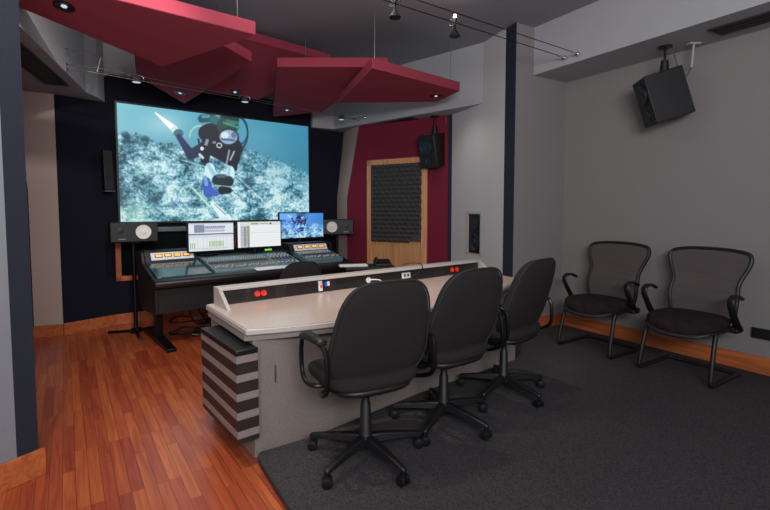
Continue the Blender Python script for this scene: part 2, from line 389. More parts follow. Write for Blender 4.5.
# ------------------------------------------------------------------ projected picture, painted per face
def fbm(x, y, seed, octs=5):
    rs = np.random.RandomState(seed); out = 0; amp = 1
    for o_ in range(octs):
        n = 64; g = rs.rand(n, n); xi = np.floor(x).astype(int); yi = np.floor(y).astype(int)
        fx = x-xi; fy = y-yi; fx = fx*fx*(3-2*fx); fy = fy*fy*(3-2*fy)
        a = g[xi % n, yi % n]; b = g[(xi+1) % n, yi % n]; c = g[xi % n, (yi+1) % n]; d = g[(xi+1) % n, (yi+1) % n]
        out = out+amp*((a*(1-fx)+b*fx)*(1-fy)+(c*(1-fx)+d*fx)*fy); x = x*2.03+7; y = y*2.03+3; amp *= .62
    return out/sum(.62**i for i in range(octs))
def paint_dive(nx, ny, blue=0):
    """underwater picture: reef, open water and a diver. Returns sRGB [ny,nx,3], row 0 at the bottom.
    Drawing coordinates are X 116..309, Y 104..222."""
    a = (np.arange(nx)+.5)/nx; b = 1-(np.arange(ny)+.5)/ny
    A, B = np.meshgrid(a, b)
    f = A*7.0/(5.4*(1-A)+7.0*A); X = 116+f*193; yt = 104+f*24; yb = 222-f*4; Y = yt+B*(yb-yt)
    T = lambda c: np.array(c, float)
    img = T((126, 196, 212))*(1-f)[..., None]+T((58, 140, 172))*f[..., None]
    img = img*(1-.15*B[..., None])+8*(fbm(A*6, B*5, 3)[..., None]-.5)
    edge = np.interp(X, [116, 135, 165, 200, 232, 262, 285, 309], [131, 132, 143, 152, 149, 154, 161, 172])+7*(fbm(A*30, B*3, 5)-.5)*2
    reef = np.clip((Y-edge)/3, 0, 1)[..., None]
    n1 = fbm(A*27+3*fbm(A*14, B*8, 31), B*20, 11, 6); n2 = fbm(A*110, B*62, 12, 3); n3 = fbm(A*5, B*4, 17, 3)
    rg = 1-np.abs(fbm(A*17+2*fbm(A*7, B*5, 41), B*11, 21, 4)-.5)*9; cl = fbm(A*13, B*8, 23, 2)
    v = np.clip((n1-.5)*1.5+(n2-.5)*.9+.50+(n3-.5)*.8-.22*np.clip(rg, 0, 1)+(cl-.5)*.7+.04, 0, 1)
    stops = [0, .28, .5, .72, 1]
    cols = [(30, 70, 86), (70, 124, 144), (112, 168, 184), (160, 206, 216), (212, 238, 240)]
    rc = np.stack([np.interp(v, stops, [c[k] for c in cols]) for k in range(3)], -1)
    far = np.clip((f-.45)/.6, 0, 1)[..., None]*np.clip(1-(Y-edge)/40, 0, 1)[..., None]
    rc = rc*(1-.5*far)+T((52, 132, 160))*.5*far
    sand = np.exp(-((X-128)/16)**2-((Y-214)/12)**2)[..., None]; rc = rc*(1-.55*sand)+T((178, 226, 206))*.55*sand
    img = img*(1-reef)+rc*reef
    def blend(mask, c, k=1.0):
        nonlocal img
        m = np.clip(mask, 0, 1)[..., None]*k; img = img*(1-m)+T(c)*m
    def cap(x0, y0, x1, y1, r0, r1, c, k=1.0, soft=1.2):
        dx, dy = x1-x0, y1-y0; t = np.clip(((X-x0)*dx+(Y-y0)*dy)/(dx*dx+dy*dy+1e-6), 0, 1)
        d = np.hypot(X-x0-t*dx, Y-y0-t*dy)-(r0+(r1-r0)*t); blend(-d/soft+.5, c, k)
    def ell(x, y, rx, ry, c, k=1.0, soft=.18):
        d = np.hypot((X-x)/rx, (Y-y)/ry)-1; blend(-d/soft+.5, c, k)
    def ring(x, y, rx, ry, wd, c, k=1.0, lo=-9, hi=9):
        an = np.arctan2((Y-y)/ry, (X-x)/rx); d = np.abs(np.hypot((X-x)/rx, (Y-y)/ry)-1)*min(rx, ry)-wd
        blend((-d+.5)*((an > lo) & (an < hi)), c, k)
    DK = (20, 27, 44)
    # glow and torch
    g = np.exp(-((X-165)/20)**2-((Y-124)/11)**2); blend(g*.35, (220, 246, 255))
    cap(155, 114, 174, 130, .6, 3.4, (255, 255, 255)); cap(174, 130, 177, 133, 3, 3, (200, 226, 232))
    ell(178, 134, 5, 4, (58, 110, 124)); cap(178, 137, 190, 155, 2.6, 4.6, (30, 48, 92)); cap(190, 155, 206, 147, 5, 6, (32, 44, 74))
    # hoses
    ring(199, 139, 10, 12, .7, (168, 216, 190), 1, -3.1, -.3); ring(236, 134, 12, 17, .8, (18, 48, 70)); ring(239, 132, 9, 13, .6, (30, 66, 92)); ring(207, 139, 9, 11, 1.0, (24, 44, 66), 1, 1.4, 4)
    # body
    cap(214, 150, 229, 158, 7, 7, DK); cap(209, 131, 204, 160, 6.5, 4.5, DK); cap(213, 134, 232, 158, 10, 8, DK); cap(222, 138, 236, 150, 9, 7, DK); cap(236, 146, 233, 168, 5.5, 3.6, DK); cap(206, 134, 222, 148, 8, 8, DK)
    cap(202, 120, 212, 119, 4, 4, (28, 82, 104)); cap(203, 118, 209, 117.5, 1.4, 1.4, (84, 154, 170)); cap(214, 121, 222, 124, 4, 4, (44, 104, 112))
    ell(228, 127, 11, 9, (30, 76, 70)); ell(233, 122, 7, 4, (52, 120, 108)); cap(222, 118, 238, 121, 1.6, 1.6, (24, 60, 62)); cap(224, 124, 240, 129, .9, .9, (82, 150, 130))
    ell(228.5, 138.5, 10.6, 9.0, (26, 34, 46)); ell(228.5, 137.8, 9, 7, (150, 178, 206)); ell(225, 136, 4, 3.2, (214, 228, 240)); ell(234, 136, 2.6, 3, (96, 118, 150)); cap(222, 140, 234, 141, 1, 1, (76, 96, 132))
    ell(219, 146, 3.0, 2.6, (196, 204, 212)); ell(219, 146, 1.9, 1.6, (40, 50, 70)); ell(201.5, 149, 1.9, 1.9, (212, 224, 230)); ell(214, 143, 2, 1.3, (120, 136, 156))
    for i in range(4): cap(206-i*.5, 140.4+i*1.5, 208-i*.5, 141+i*1.5, .5, .5, (206, 214, 222))
    cap(229, 151, 226, 164, 1.0, 1.0, (132, 152, 170)); cap(234, 152, 230, 160, .8, .8, (170, 186, 200)); cap(199, 155, 202, 158, 1.4, 1.4, (200, 214, 220))
    # hands, camera, blue glove, fin blade
    ell(209, 171, 5.4, 8, (206, 236, 242)); cap(207, 165, 214, 176, 1.6, 2.2, (150, 204, 218)); ell(230, 173, 4.2, 7, (206, 236, 242)); cap(229, 168, 227, 179, 1.2, 1.6, (150, 204, 218))
    cap(216, 180, 228, 181, 5, 5, (28, 44, 56)); cap(214, 185.5, 228, 187, 1, 1, (150, 184, 190)); cap(221, 190, 228, 190, 4, 3, (20, 32, 44)); cap(217, 176, 224, 176, 1.8, 1.8, (70, 96, 108))
    cap(205, 181, 207, 192, 4, 5.2, (42, 92, 176)); cap(207, 190, 214, 193, 3.5, 3, (62, 96, 190)); cap(204, 178, 205, 184, 2, 2, (120, 160, 220))
    cap(191, 188, 208, 206, .9, .9, (176, 232, 200)); cap(211, 203, 225, 219, 2.2, 5.0, (226, 242, 246)); cap(211, 221, 224, 219, 2, 3, (206, 230, 236)); cap(213, 204, 224, 214, .4, .6, (120, 160, 180))
    cap(180, 160, 208, 168, .5, .5, (190, 226, 232), .7); cap(236, 176, 262, 200, .5, .5, (206, 238, 240), .7); cap(262, 178, 300, 206, .6, .6, (206, 238, 240), .6)
    if blue == 0:
        for x0, w_ in ((273, .7), (275.6, 2.4)):
            cap(x0, 212.4, x0, 217.2, .5, .5, (236, 250, 250), 1, .5) if w_ < 1 else ring(x0+1, 214.8, 1.3, 2.5, .35, (236, 250, 250))
    if blue:
        t = T((72, 104, 214)); k = .42*np.clip(1-(Y-150)/90, .35, 1)[..., None]; img = img*(1-k)+t*k*(.55+img/255.)
        img = np.clip(img*1.04, 0, 255)
    return np.clip(img, 0, 255)
def paint_daw(nx, ny, kind):
    a = (np.arange(nx)+.5)/nx; b = 1-(np.arange(ny)+.5)/ny; A, B = np.meshgrid(a, b)
    img = np.ones((ny, nx, 3))*np.array((222, 227, 233.))
    def rect(x0, y0, x1, y1, c):
        m = (A >= x0) & (A < x1) & (B >= y0) & (B < y1); img[m] = c
    if kind == 0:
        rect(0, 0, 1, .05, (196, 202, 214)); rect(.12, .06, .34, .34, (128, 138, 160)); rect(.34, .1, .8, .32, (176, 184, 204))
        for i in range(11): rect(.36+i*.042, .12, .385+i*.042, .17, (120, 128, 158)); rect(.36+i*.042, .22, .385+i*.042, .25, (238, 240, 246))
        rect(0, .38, 1, .42, (72, 84, 112)); rect(0, .42, 1, .52, (206, 212, 220))
        for i in range(24): rect(.02+i*.041, .54, .023+i*.041, .96, (178, 186, 196))
        for i in range(11): rect(.44+i*.031, .66, .458+i*.031, .86, (150, 190, 120))
        for i in range(3): rect(.03+i*.04, .7, .05+i*.04, .9, (140, 190, 120))
        rect(0, .9, 1, .92, (186, 192, 200)); rect(.3, .93, .8, .95, (176, 206, 160))
    else:
        rect(0, 0, 1, .13, (214, 218, 214)); rect(.3, .06, .46, .10, (104, 140, 70)); rect(.5, .06, .7, .09, (150, 170, 130)); rect(.73, .05, .78, .11, (76, 110, 70))
        rect(.06, .15, .22, 1, (186, 190, 194)); rect(.22, .15, .24, 1, (110, 120, 110)); rect(.24, .15, .27, 1, (168, 176, 150)); rect(.14, .2, .19, .95, (140, 146, 150))
        for i in range(12): rect(.06, .2+i*.066, .22, .208+i*.066, (130, 136, 142))
        rect(.27, .15, 1, .98, (234, 236, 238))
        for i in range(7): rect(.27, .25+i*.1, 1, .256+i*.1, (216, 218, 222))
        rect(.3, .42, .95, .43, (196, 190, 180)); rect(.0, .0, .05, 1, (236, 238, 240))
    return img
def picture_mat(name, s):
    m = bpy.data.materials.new(name); m.use_nodes = True; nt = m.node_tree; b = nt.nodes['Principled BSDF']
    at = nt.nodes.new('ShaderNodeVertexColor'); at.layer_name = 'picture'
    b.inputs['Base Color'].default_value = (.02, .02, .02, 1); b.inputs['Roughness'].default_value = .5
    nt.links.new(at.outputs['Color'], b.inputs['Emission Color']); b.inputs['Emission Strength'].default_value = s
    return m
def picture_obj(name, img, W, H, parent, y, m, x0=0, z0=0):
    """grid of width W, height H in the local xz plane at depth y, facing -y"""
    ny, nx, _ = img.shape
    xs = np.linspace(x0, x0+W, nx+1); zs = np.linspace(z0, z0+H, ny+1)
    XX, ZZ = np.meshgrid(xs, zs); V = np.stack([XX, np.full_like(XX, y), ZZ], -1).reshape(-1, 3)
    i = np.arange(ny)[:, None]*(nx+1)+np.arange(nx)[None, :]
    F = np.stack([i, i+1, i+nx+2, i+nx+1], -1).reshape(-1, 4)
    me = bpy.data.meshes.new(name); me.from_pydata(V.tolist(), [], F.tolist()); me.update()
    at = me.color_attributes.new('picture', 'FLOAT_COLOR', 'CORNER')
    c = img.reshape(-1, 3)/255.; c = np.where(c <= .04045, c/12.92, ((c+.055)/1.055)**2.4)
    c = np.repeat(np.concatenate([c, np.ones((len(c), 1))], 1), 4, 0).astype(np.float32)
    at.data.foreach_set('color', c.ravel()); me.materials.append(m)
    o = bpy.data.objects.new(name, me); C.objects.link(o); o.parent = parent
    return o
PM = picture_mat('projected_picture', 1.0); PM2 = picture_mat('monitor_picture', 1.0)
# projection screen (local x along the wall, -y faces the room)
sang = math.atan2(sdir.y, sdir.x)
sn = Vector((sdir.y, -sdir.x))
scr = thing('projection_screen', 'wide projection screen lit with a scuba diver over a coral reef', 'screen', (-3.189+sn.x*.05, 5.415+sn.y*.05, 1.245), sang)
SW = math.hypot(-1.17+3.189, 6.987-5.415)*.985; SH = 1.405
picture_obj('projected_picture', paint_dive(420, 230), SW, SH, scr, -.001, PM)
g = G(); t = .022
g.box((SW/2, .02, -t/2), (SW+2*t, .05, t)); g.box((SW/2, .02, SH+t/2), (SW+2*t, .05, t)); g.box((-t/2, .02, SH/2), (t, .05, SH)); g.box((SW+t/2, .02, SH/2), (t, .05, SH))
g.box((SW/2, .025, SH/2), (SW, .04, SH))
g.build('frame', 'satin', scr)
# bar under the screen
bar = thing('wall_rail', 'thin grey metal rail on the dark wall just below the projection screen', 'rail', (-3.10+sn.x*.04, 5.485+sn.y*.04, 1.145), sang)
G().box((.75, 0, 0), (1.4, .05, .06)).build('bar', 'steel', bar, bevel=.005)
G().box((.1, .02, 0), (.05, .03, .08)).build('bracket', 'blackm', bar); G().box((1.4, .02, 0), (.05, .03, .08)).build('bracket', 'blackm', bar)
# oak framed window low in the screen wall
wn = bpy.data.objects.new('window_1', None); C.objects.link(wn); struct(wn)
wn.location = (-3.238+sn.x*.0, 5.377+sn.y*.0, .53); wn.rotation_euler = (0, 0, sang)
g = G(); WW, WH = 1.5, .64
g.box((WW/2, -.012, .03), (WW, .03, .06)); g.box((WW/2, -.012, WH-.03), (WW, .03, .06)); g.box((.03, -.012, WH/2), (.06, .03, WH)); g.box((WW-.03, -.012, WH/2), (.06, .03, WH))
g.build('window_frame', 'oak', wn, bevel=.004)
G().box((WW/2, -.004, WH/2), (WW-.1, .006, WH-.1)).build('pane', 'glass', wn)
# small speaker on the left dark wall
ld = Vector((SA[0]-LA[0], SA[1]-LA[1])).normalized()
sp = thing('surround_speaker', 'small black surround speaker on the dark wall left of the screen', 'speaker', (-3.295+.06, 5.306-.03, 1.62), math.atan2(ld.y, ld.x))
G().extr([(-.055, 0), (.03, 0), (.03, .46), (-.02, .46)], 'x', -.05, .05).build('cabinet', 'black', sp, bevel=.005)
G().box((0, -.01, -.012), (.11, .09, .014)).build('base_plate', 'steel', sp)
G().cyl((0, -.046, .14), (0, -.052, .14), .035).build('woofer', 'bluecone', sp, smooth=True)
o = G().box((-3.276+.03, 5.33-.02, 1.165), (.025, .02, .035), rz=math.atan2(ld.y, ld.x)).build('wall_sensor', 'white', bevel=.004)
tag(o, 'tiny white sensor on the dark wall left of the screen', 'sensor')

# ------------------------------------------------------------------ built-in speaker in the pale wall
wd = Vector((sb[0]-sa[0], sb[1]-sa[1])).normalized(); wl = math.hypot(sb[0]-sa[0], sb[1]-sa[1])
isp = thing('built_in_speaker', 'black two-driver speaker sunk into the pale grey wall', 'speaker', (*sa, .83), math.atan2(wd.y, wd.x))
g = G(); t = .022
g.box((wl/2, .03, t/2), (wl, .06, t)); g.box((wl/2, .03, .53-t/2), (wl, .06, t)); g.box((t/2, .03, .265), (t, .06, .53)); g.box((wl-t/2, .03, .265), (t, .06, .53))
g.build('niche_trim', 'beige', isp)
G().box((wl/2, .06, .265), (wl-.04, .06, .49)).build('cabinet', 'satin', isp, bevel=.006)
G().lathe((wl/2, .030, .16), (0, -1, 0), [(0, .108), (.016, .108), (.018, .098), (.008, .085), (.002, .035), (.008, .025), (.010, .001)], 32).build('woofer', 'bluecone', isp, smooth=True)
G().lathe((wl/2, .030, .39), (0, -1, 0), [(0, .075), (.012, .075), (.013, .065), (.003, .03), (.006, .02), (.008, .001)], 32).build('tweeter', 'bluecone', isp, smooth=True)

# ------------------------------------------------------------------ hanging loudspeakers
def loud(name, label, loc, rz, pitch, w_, d_, h_, mount, wz, tz, mz):
    t = thing(name, label, 'speaker', loc, rz, group='ceiling hung loudspeakers')
    Rm = Matrix.Rotation(pitch, 4, 'X')
    k = .82
    g = G(); g.add([(-w_/2, -d_/2, -h_/2), (w_/2, -d_/2, -h_/2), (w_/2*k, d_/2, -h_/2), (-w_/2*k, d_/2, -h_/2),
                    (-w_/2, -d_/2, h_/2), (w_/2, -d_/2, h_/2), (w_/2*k, d_/2, h_/2), (-w_/2*k, d_/2, h_/2)],
                   [(3, 2, 1, 0), (4, 5, 6, 7), (0, 1, 5, 4), (1, 2, 6, 5), (2, 3, 7, 6), (3, 0, 4, 7)])
    g.xf(Rm).build('cabinet', 'black', t, bevel=.008)
    G().lathe((0, -d_/2, wz), (0, -1, 0), [(0, .098), (.012, .098), (.014, .088), (.006, .075), (.001, .035), (.008, .024), (.010, .001)], 32).xf(Rm).build('woofer', 'bluecone', t, smooth=True)
    G().lathe((0, -d_/2, tz), (0, -1, 0), [(0, .05), (.008, .05), (.008, .035), (.002, .026), (.004, .012), (.006, .001)], 24).xf(Rm).build('tweeter', 'bluecone', t, smooth=True)
    # mount: vector in local space to the ceiling
    mx, my, mzz = mount
    g = G(); g.cyl((mx, my, mzz), (mx, my, h_/2+.10), .011); g.build('mount_rod', 'blackm', t, smooth=True)
    G().cyl((mx, my, mzz-.012), (mx, my, mzz), .055, .055).build('mount_plate', 'blackm', t, smooth=True)
    G().cyl((mx, my, h_/2+.11), (mx, my, h_/2-.02), .03, .04).build('swivel_joint', 'black', t, smooth=True)
    return t
t = loud('hanging_loudspeaker', 'black loudspeaker hung tilted below the soffit, high on the right grey wall', (2.485, 4.08, 2.395), math.radians(-100), math.radians(17), .27, .33, .42, (0, 0, .443), .07, -.12, 0)
G().tube([(-.06, .16, .16), (-.04, .08, .43)], .006).build('safety_strut', 'blackm', t)
t = loud('hanging_loudspeaker', 'black loudspeaker hung from the pale header before the maroon wall', (.665, 6.10, 2.185), math.radians(-42), math.radians(12), .27, .34, .43, (0, 0, .455), .06, -.12, 0)
G().tube([(.13, .1, .20), (.14, .06, .44)], .004).build('speaker_cable', 'steel', t)
t = thing('ceiling_bracket', 'white ceiling bracket with rod behind the loudspeaker on the right', 'bracket', (2.687, 4.004, 2.84))
G().box((0, 0, -.006), (.10, .05, .012)).build('plate', 'header', t); G().cyl((0, 0, -.01), (.0, .02, -.20), .009).build('rod', 'header', t, smooth=True)
G().tube([(0, .02, -.2), (-.03, .02, -.26), (-.06, .02, -.30)], .005).build('strut', 'steel', t)
t = thing('ceiling_bracket', 'white ceiling bracket with rod behind the loudspeaker at the maroon wall', 'bracket', (.775, 6.17, 2.64))
G().box((0, 0, -.006), (.12, .05, .012)).build('plate', 'white', t); G().cyl((-.0, 0, -.01), (.0, .02, -.26), .008).build('rod', 'white', t, smooth=True)

# ------------------------------------------------------------------ vents
def vent(label, p, z, n=3):
    cx = sum(q[0] for q in p)/4; cy = sum(q[1] for q in p)/4
    t = thing('air_vent', label, 'vent', (cx, cy, z))
    def P(u, v): a = lerp(p[0], p[1], u); b = lerp(p[3], p[2], u); return lerp(a, b, v)
    def q(u0, u1, v0, v1, z0, z1, g): return g.prism([P(u0, v0), P(u1, v0), P(u1, v1), P(u0, v1)], z0, z1)
    g = G(); e = .018; f = .10
    q(0, 1, 0, f, z-.012, z-.001, g); q(0, 1, 1-f, 1, z-.012, z-.001, g); q(0, e, f, 1-f, z-.012, z-.001, g); q(1-e, 1, f, 1-f, z-.012, z-.001, g)
    g.build('frame', 'vent', t, world=True)
    q(e, 1-e, f, 1-f, z-.003, z-.001, G()).build('backing', 'satin', t, world=True)
    for i in range(n):
        v = f+(1-2*f)*(i+.5)/n; q(e, 1-e, v-.03, v+.03, z-.010, z-.004, G()).build('slat', 'vent', t, world=True)
    return t
vent('long dark slot vent under the soffit at the top right', [(2.589, 3.701), (2.96, 3.10), (3.14, 3.21), (2.779, 3.804)], 2.84)
vent('long dark slot vent under the header before the maroon wall', [(-.40, 6.895), (.336, 6.15), (.46, 6.24), (-.28, 7.02)], 2.64)
vent('dark slot vent under the sloping header at the far left', [(-2.62, 3.20), (-3.17, 4.60), (-3.36, 4.52), (-2.81, 3.12)], 2.64, 5)

# ------------------------------------------------------------------ ceiling clouds
def cloud(label, pts, wires, light, th=.1):
    cx = sum(p[0] for p in pts)/len(pts); cy = sum(p[1] for p in pts)/len(pts); cz = min(p[2] for p in pts)
    t = thing('ceiling_cloud', label, 'acoustic panel', (cx, cy, cz), group='crimson acoustic clouds')
    G().prism([p[:2] for p in pts], [p[2] for p in pts], [p[2]+th for p in pts]).build('padded_panel', 'cloud', t, world=True, bevel=.006)
    # plane of the underside for the fixtures
    a, b, c = [Vector(p) for p in pts[:3]]; n = (b-a).cross(c-a); n = n if n.z < 0 else -n; n.normalize()
    for wx, wy in wires:
        zz = a.z-(n.x*(wx-a.x)+n.y*(wy-a.y))/n.z+th
        w_ = G().cyl((wx, wy, zz), (wx, wy, CEIL), .0035, seg=6); w_.build('suspension_wire', 'steel', t, world=True)
    L = Vector(light)
    dl = G().lathe(L, n, [(0, .062), (.004, .062), (.005, .045), (.001, .040), (.001, 0)], 28).build('downlight', 'satin', t, world=True, smooth=True)
    G().lathe(L+n*.0015, n, [(0, .018), (.004, .018), (.005, 0)], 20).build('lamp', 'lens', dl, world=False, smooth=True)
    lm = [o for o in bpy.data.objects if o.parent == dl][0]
    lm.data.transform(Matrix.Translation(-Vector(t.location)))
    sl = bpy.data.lights.new('cloud_downlight_light', 'SPOT'); sl.energy = CLOUD_W; sl.color = (1, .95, .92); sl.spot_size = 2.7; sl.spot_blend = 1; sl.shadow_soft_size = .03
    so = bpy.data.objects.new('cloud_downlight_light', sl); C.objects.link(so); so.location = L+n*.03
    return t
cloud('largest crimson acoustic cloud hung lowest, cut by the top left of the photo', [(-.969, 3.46, 2.704), (-1.887, 3.90, 2.605), (-2.447, 3.10, 2.745), (-2.195, 2.80, 2.807)], [(-1.10, 3.44), (-2.15, 3.0)], (-2.143, 3.088, 2.753))
cloud('crimson acoustic cloud tucked just beneath the largest one, pointing down over the screen', [(-1.314, 4.537, 2.85), (-2.488, 5.665, 2.70), (-2.701, 4.98, 2.85), (-2.18, 3.963, 3.02), (-1.818, 3.819, 3.025)], [(-1.6, 4.4), (-2.3, 5.1)], (-2.40, 5.356, 2.756))
cloud('crimson acoustic cloud hung highest and furthest, second from right behind the others', [(-.658, 5.60, 3.19), (-1.671, 6.063, 2.85), (-2.222, 5.679, 2.85), (-1.854, 4.624, 3.231)], [(-.75, 5.58), (-1.7, 5.3)], (-1.901, 5.798, 2.88), .095)
cloud('square-cut crimson acoustic cloud partly hidden by the rightmost kite one', [(-1.128, 4.791, 2.88), (.031, 4.791, 2.88), (-.873, 6.32, 2.741), (-1.61, 6.554, 2.72)], [(-.9, 5.2), (-1.2, 6.1)], (-1.338, 6.232, 2.749))
cloud('kite shaped crimson acoustic cloud furthest right, pointing at the pale wall', [(-.124, 4.368, 2.74), (.84, 5.127, 2.72), (.63, 5.532, 2.693), (-.552, 5.483, 2.67)], [(-.10, 4.45), (.74, 5.17)], (.59, 5.292, 2.706))

# ------------------------------------------------------------------ cable track lights
def cable(label, a, b, r=.004, grp=None):
    o = G().tube([a, b], r, seg=6).build('light_cable', 'blackm' if grp == 'b' else 'steel'); tag(o, label, 'cable', 'low voltage light cables'); return o
A1, B1 = (-1.93, 2.13, 2.955), (1.80, 4.58, 2.905)
A2, B2 = (-1.85, 2.02, 2.955), (1.879, 4.455, 2.90)
cable('taut rear light cable strung near the ceiling to the right fascia, further from the camera', A1, B1, grp='b')
cable('taut light cable strung near the ceiling to the right fascia, nearer the camera', A2, B2, grp='b')
for p, lab in ((B1, 'small chrome cable anchor on the right fascia, left one'), (B2, 'small chrome cable anchor on the right fascia, right one')):
    t = thing('cable_anchor', lab, 'anchor', p); d = Vector((-.849, -.529, 0)).normalized()
    G().cyl(Vector((0, 0, 0))-d*.02, d*.03, .018).build('cap', 'chrome', t, smooth=True)
    G().cyl(d*.03, d*.11, .007).build('turnbuckle', 'chrome', t, smooth=True)
def track_lamp(label, p, hot, up=True, s=1.0):
    t = thing('cable_spotlight', label, 'lamp', p, math.atan2(.529, .849), group='spotlights on cables')
    G().lathe((0, 0, -.115*s), (0, 0, 1), [(0, .045*s), (.004, .047*s), (.03*s, .03*s), (.06*s, .01*s), (.10*s, .008*s)], 20).build('counterweight_cone', 'black', t, smooth=True)
    g = G().tube([(0, -.075*s, 0), (.03, -.05*s, .0), (.03, .05*s, .0), (0, .075*s, 0)], .003); g.tube([(0, -.075*s, .01), (0, .075*s, .01)], .004); g.build('cable_arm', 'chrome', t)
    G().lathe((0, 0, -.01*s), (0, 0, 1), [(0, .008*s), (.012*s, .022*s), (.03*s, .043*s), (.032*s, .040*s), (.014*s, .01*s)], 20).build('reflector', 'chrome', t, smooth=True)
    G().lathe((0, 0, .012*s), (0, 0, 1), [(0, .032*s), (.008*s, .036*s), (.02*s, .016*s), (.05*s, .010*s), (.052*s, 0)], 16).build('bulb', 'hotlamp' if hot else 'lens', t, smooth=True)
    return t
t = track_lamp('glowing spotlight on the upper cables, above the pale wall', (.575, 3.80, 2.935), True)
l = bpy.data.lights.new('cable_spotlight_light', 'SPOT'); l.energy = 7; l.color = (1, .93, .85); l.spot_size = 2.6; l.spot_blend = 1; l.shadow_soft_size = .04
o = bpy.data.objects.new('cable_spotlight_light', l); C.objects.link(o); o.location = (.585, 3.86, 3.02); o.rotation_euler = (PI, 0, 0)
t = track_lamp('dark spotlight on the upper cables, cut by the top edge of the photo', (.075, 3.46, 2.945), True)
l = bpy.data.lights.new('cable_spotlight_light', 'SPOT'); l.energy = 5; l.color = (1, .93, .85); l.spot_size = 2.6; l.spot_blend = 1; l.shadow_soft_size = .04
o = bpy.data.objects.new('cable_spotlight_light', l); C.objects.link(o); o.location = (.08, 3.545, 3.03); o.rotation_euler = (PI, 0, 0)
# front pair below the clouds
FA1, FB1 = (-2.72, 4.30, 2.725), (-.46, 6.73, 2.73)
FA2, FB2 = (-2.74, 4.22, 2.665), (-.36, 6.64, 2.69)
cable('thin upper light cable running below the clouds across the screen top', FA1, FB1, .003)
cable('thin lower light cable running below the clouds across the screen top', FA2, FB2, .003)
t = thing('cable_standoff', 'chrome wall standoff holding the light cables on the left header', 'bracket', (-2.89, 4.15, 2.7))
for p0, p1 in (((-2.897, 4.163, 2.837), None), ((-2.889, 4.145, 2.70), FA1), ((-2.90, 4.17, 2.66), FA2)):
    G().lathe(Vector(p0), (.93, .37, 0), [(0, .02), (.012, .02), (.02, .01)], 16).build('wall_cap', 'chrome', t, world=True, smooth=True)
    if p1: G().tube([p0, p1], .007).build('rod', 'chrome', t, world=True, smooth=True)
G().tube([(-2.897, 4.163, 2.837), (-2.70, 4.33, 2.835), (-2.68, 4.33, 2.82), (-2.70, 4.30, 2.68)], .006).build('hook_rod', 'chrome', t, world=True, smooth=True)
for (x, y, z), lab in (((-.383, 6.72, 2.72), 'small chrome cable anchor on the centre header, left one'), ((-.28, 6.63, 2.73), 'small chrome cable anchor on the centre header, right one')):
    t = thing('cable_anchor', lab, 'anchor', (x, y, z)); d = Vector((-.66, -.75, 0)).normalized()
    G().cyl(Vector((0, 0, 0))-d*.02, d*.02, .02).build('cap', 'chrome', t, smooth=True); G().cyl(d*.02, d*.10, .007).build('turnbuckle', 'chrome', t, smooth=True)
def mini_lamp(label, u):
    a = Vector(lerp(FA1, FB1, u)); b = Vector(lerp(FA2, FB2, u)); p = (a+b)/2
    t = thing('cable_spotlight', label, 'lamp', p, math.atan2(2.42, 2.30), group='spotlights on cables')
    G().tube([(-.07, 0, .0), (-.05, 0, .03), (.05, 0, .03), (.07, 0, 0)], .005).build('cable_arm', 'chrome', t)
    G().lathe((0, 0, .045), (0, 0, -1), [(0, .012), (.02, .016), (.05, .034), (.085, .045), (.088, .040)], 20).build('lamp_head', 'steel', t, smooth=True)
    G().lathe((0, 0, -.035), (0, 0, -1), [(0, .036), (.008, .037), (.01, 0)], 20).build('lamp_lens', 'lens', t, smooth=True)
mini_lamp('small spotlight on the lower cables, leftmost over the screen', .115)
mini_lamp('small spotlight on the lower cables, middle one over the screen', .465)
mini_lamp('small spotlight on the lower cables, right end by the pale header', .91)

# ------------------------------------------------------------------ producer desk
DANG = math.atan2(.625, .78)
desk = thing('producer_desk', 'long curved producer desk with speckled beige top and grey laminate base', 'desk', (-.752, 2.408, 0), DANG)
def ev(u): return -.395*u+.1678*u*u      # bowed seat-side edge
N = 24; UL = 2.68; ZT = .75
us = [UL*i/N for i in range(N+1)]
def slab(off, z0, z1, back=.78):
    pl = [(.03, back)] + [(u, ev(u)+off) for u in us] + [(UL+.14, back)]
    return G().prism(pl, z0, z1)
slab(0, ZT-.004, ZT).build('desktop', 'lam', desk)
ed = G()
pl0 = [(0.0, .80)]+[(u, ev(u)) for u in us]+[(UL+.06, .80)]
G().prism([(.026, .784)]+[(u-(.004 if i == 0 else 0), ev(u)-.004) for i, u in enumerate(us)]+[(UL+.144, .784)], ZT-.038, ZT-.0042).build('desktop_edge', 'lam_edge', desk, bevel=.006)
slab(.03, ZT-.075, ZT-.039, .75).build('under_top_rail', 'lam_base', desk)
# base
bpts = [(.045, .02), (UL-.2, .02), (UL-.2, .30), (UL-.12, .74), (.045, .74)]
G().prism(bpts, 0, ZT-.075).build('base', 'lam_base', desk, bevel=.003)
G().box((.17, .012, .46), (.006, .014, .10)).build('pull_handle', 'steel', desk, bevel=.003)
# riser: sloped face panel and end cheeks
def rprof(d=0): return [(.60, ZT), (.80, ZT), (.80, ZT+.118), (.725, ZT+.118)]
G().extr([(.683, ZT), (.76, ZT), (.76, ZT+.10), (.698, ZT+.10)], 'x', .10, UL+.08).build('riser_body', 'riser', desk)
G().extr([(.662, ZT+.10), (.77, ZT+.10), (.77, ZT+.121), (.664, ZT+.121)], 'x', .075, UL+.11).build('riser_cap', 'lam_edge', desk, bevel=.003)
for x0, x1 in ((.075, .10), (UL+.08, UL+.105)):
    G().extr([(.50, ZT), (.77, ZT), (.77, ZT+.10), (.652, ZT+.10)], 'x', x0, x1).build('riser_end', 'lam_edge', desk, bevel=.003)
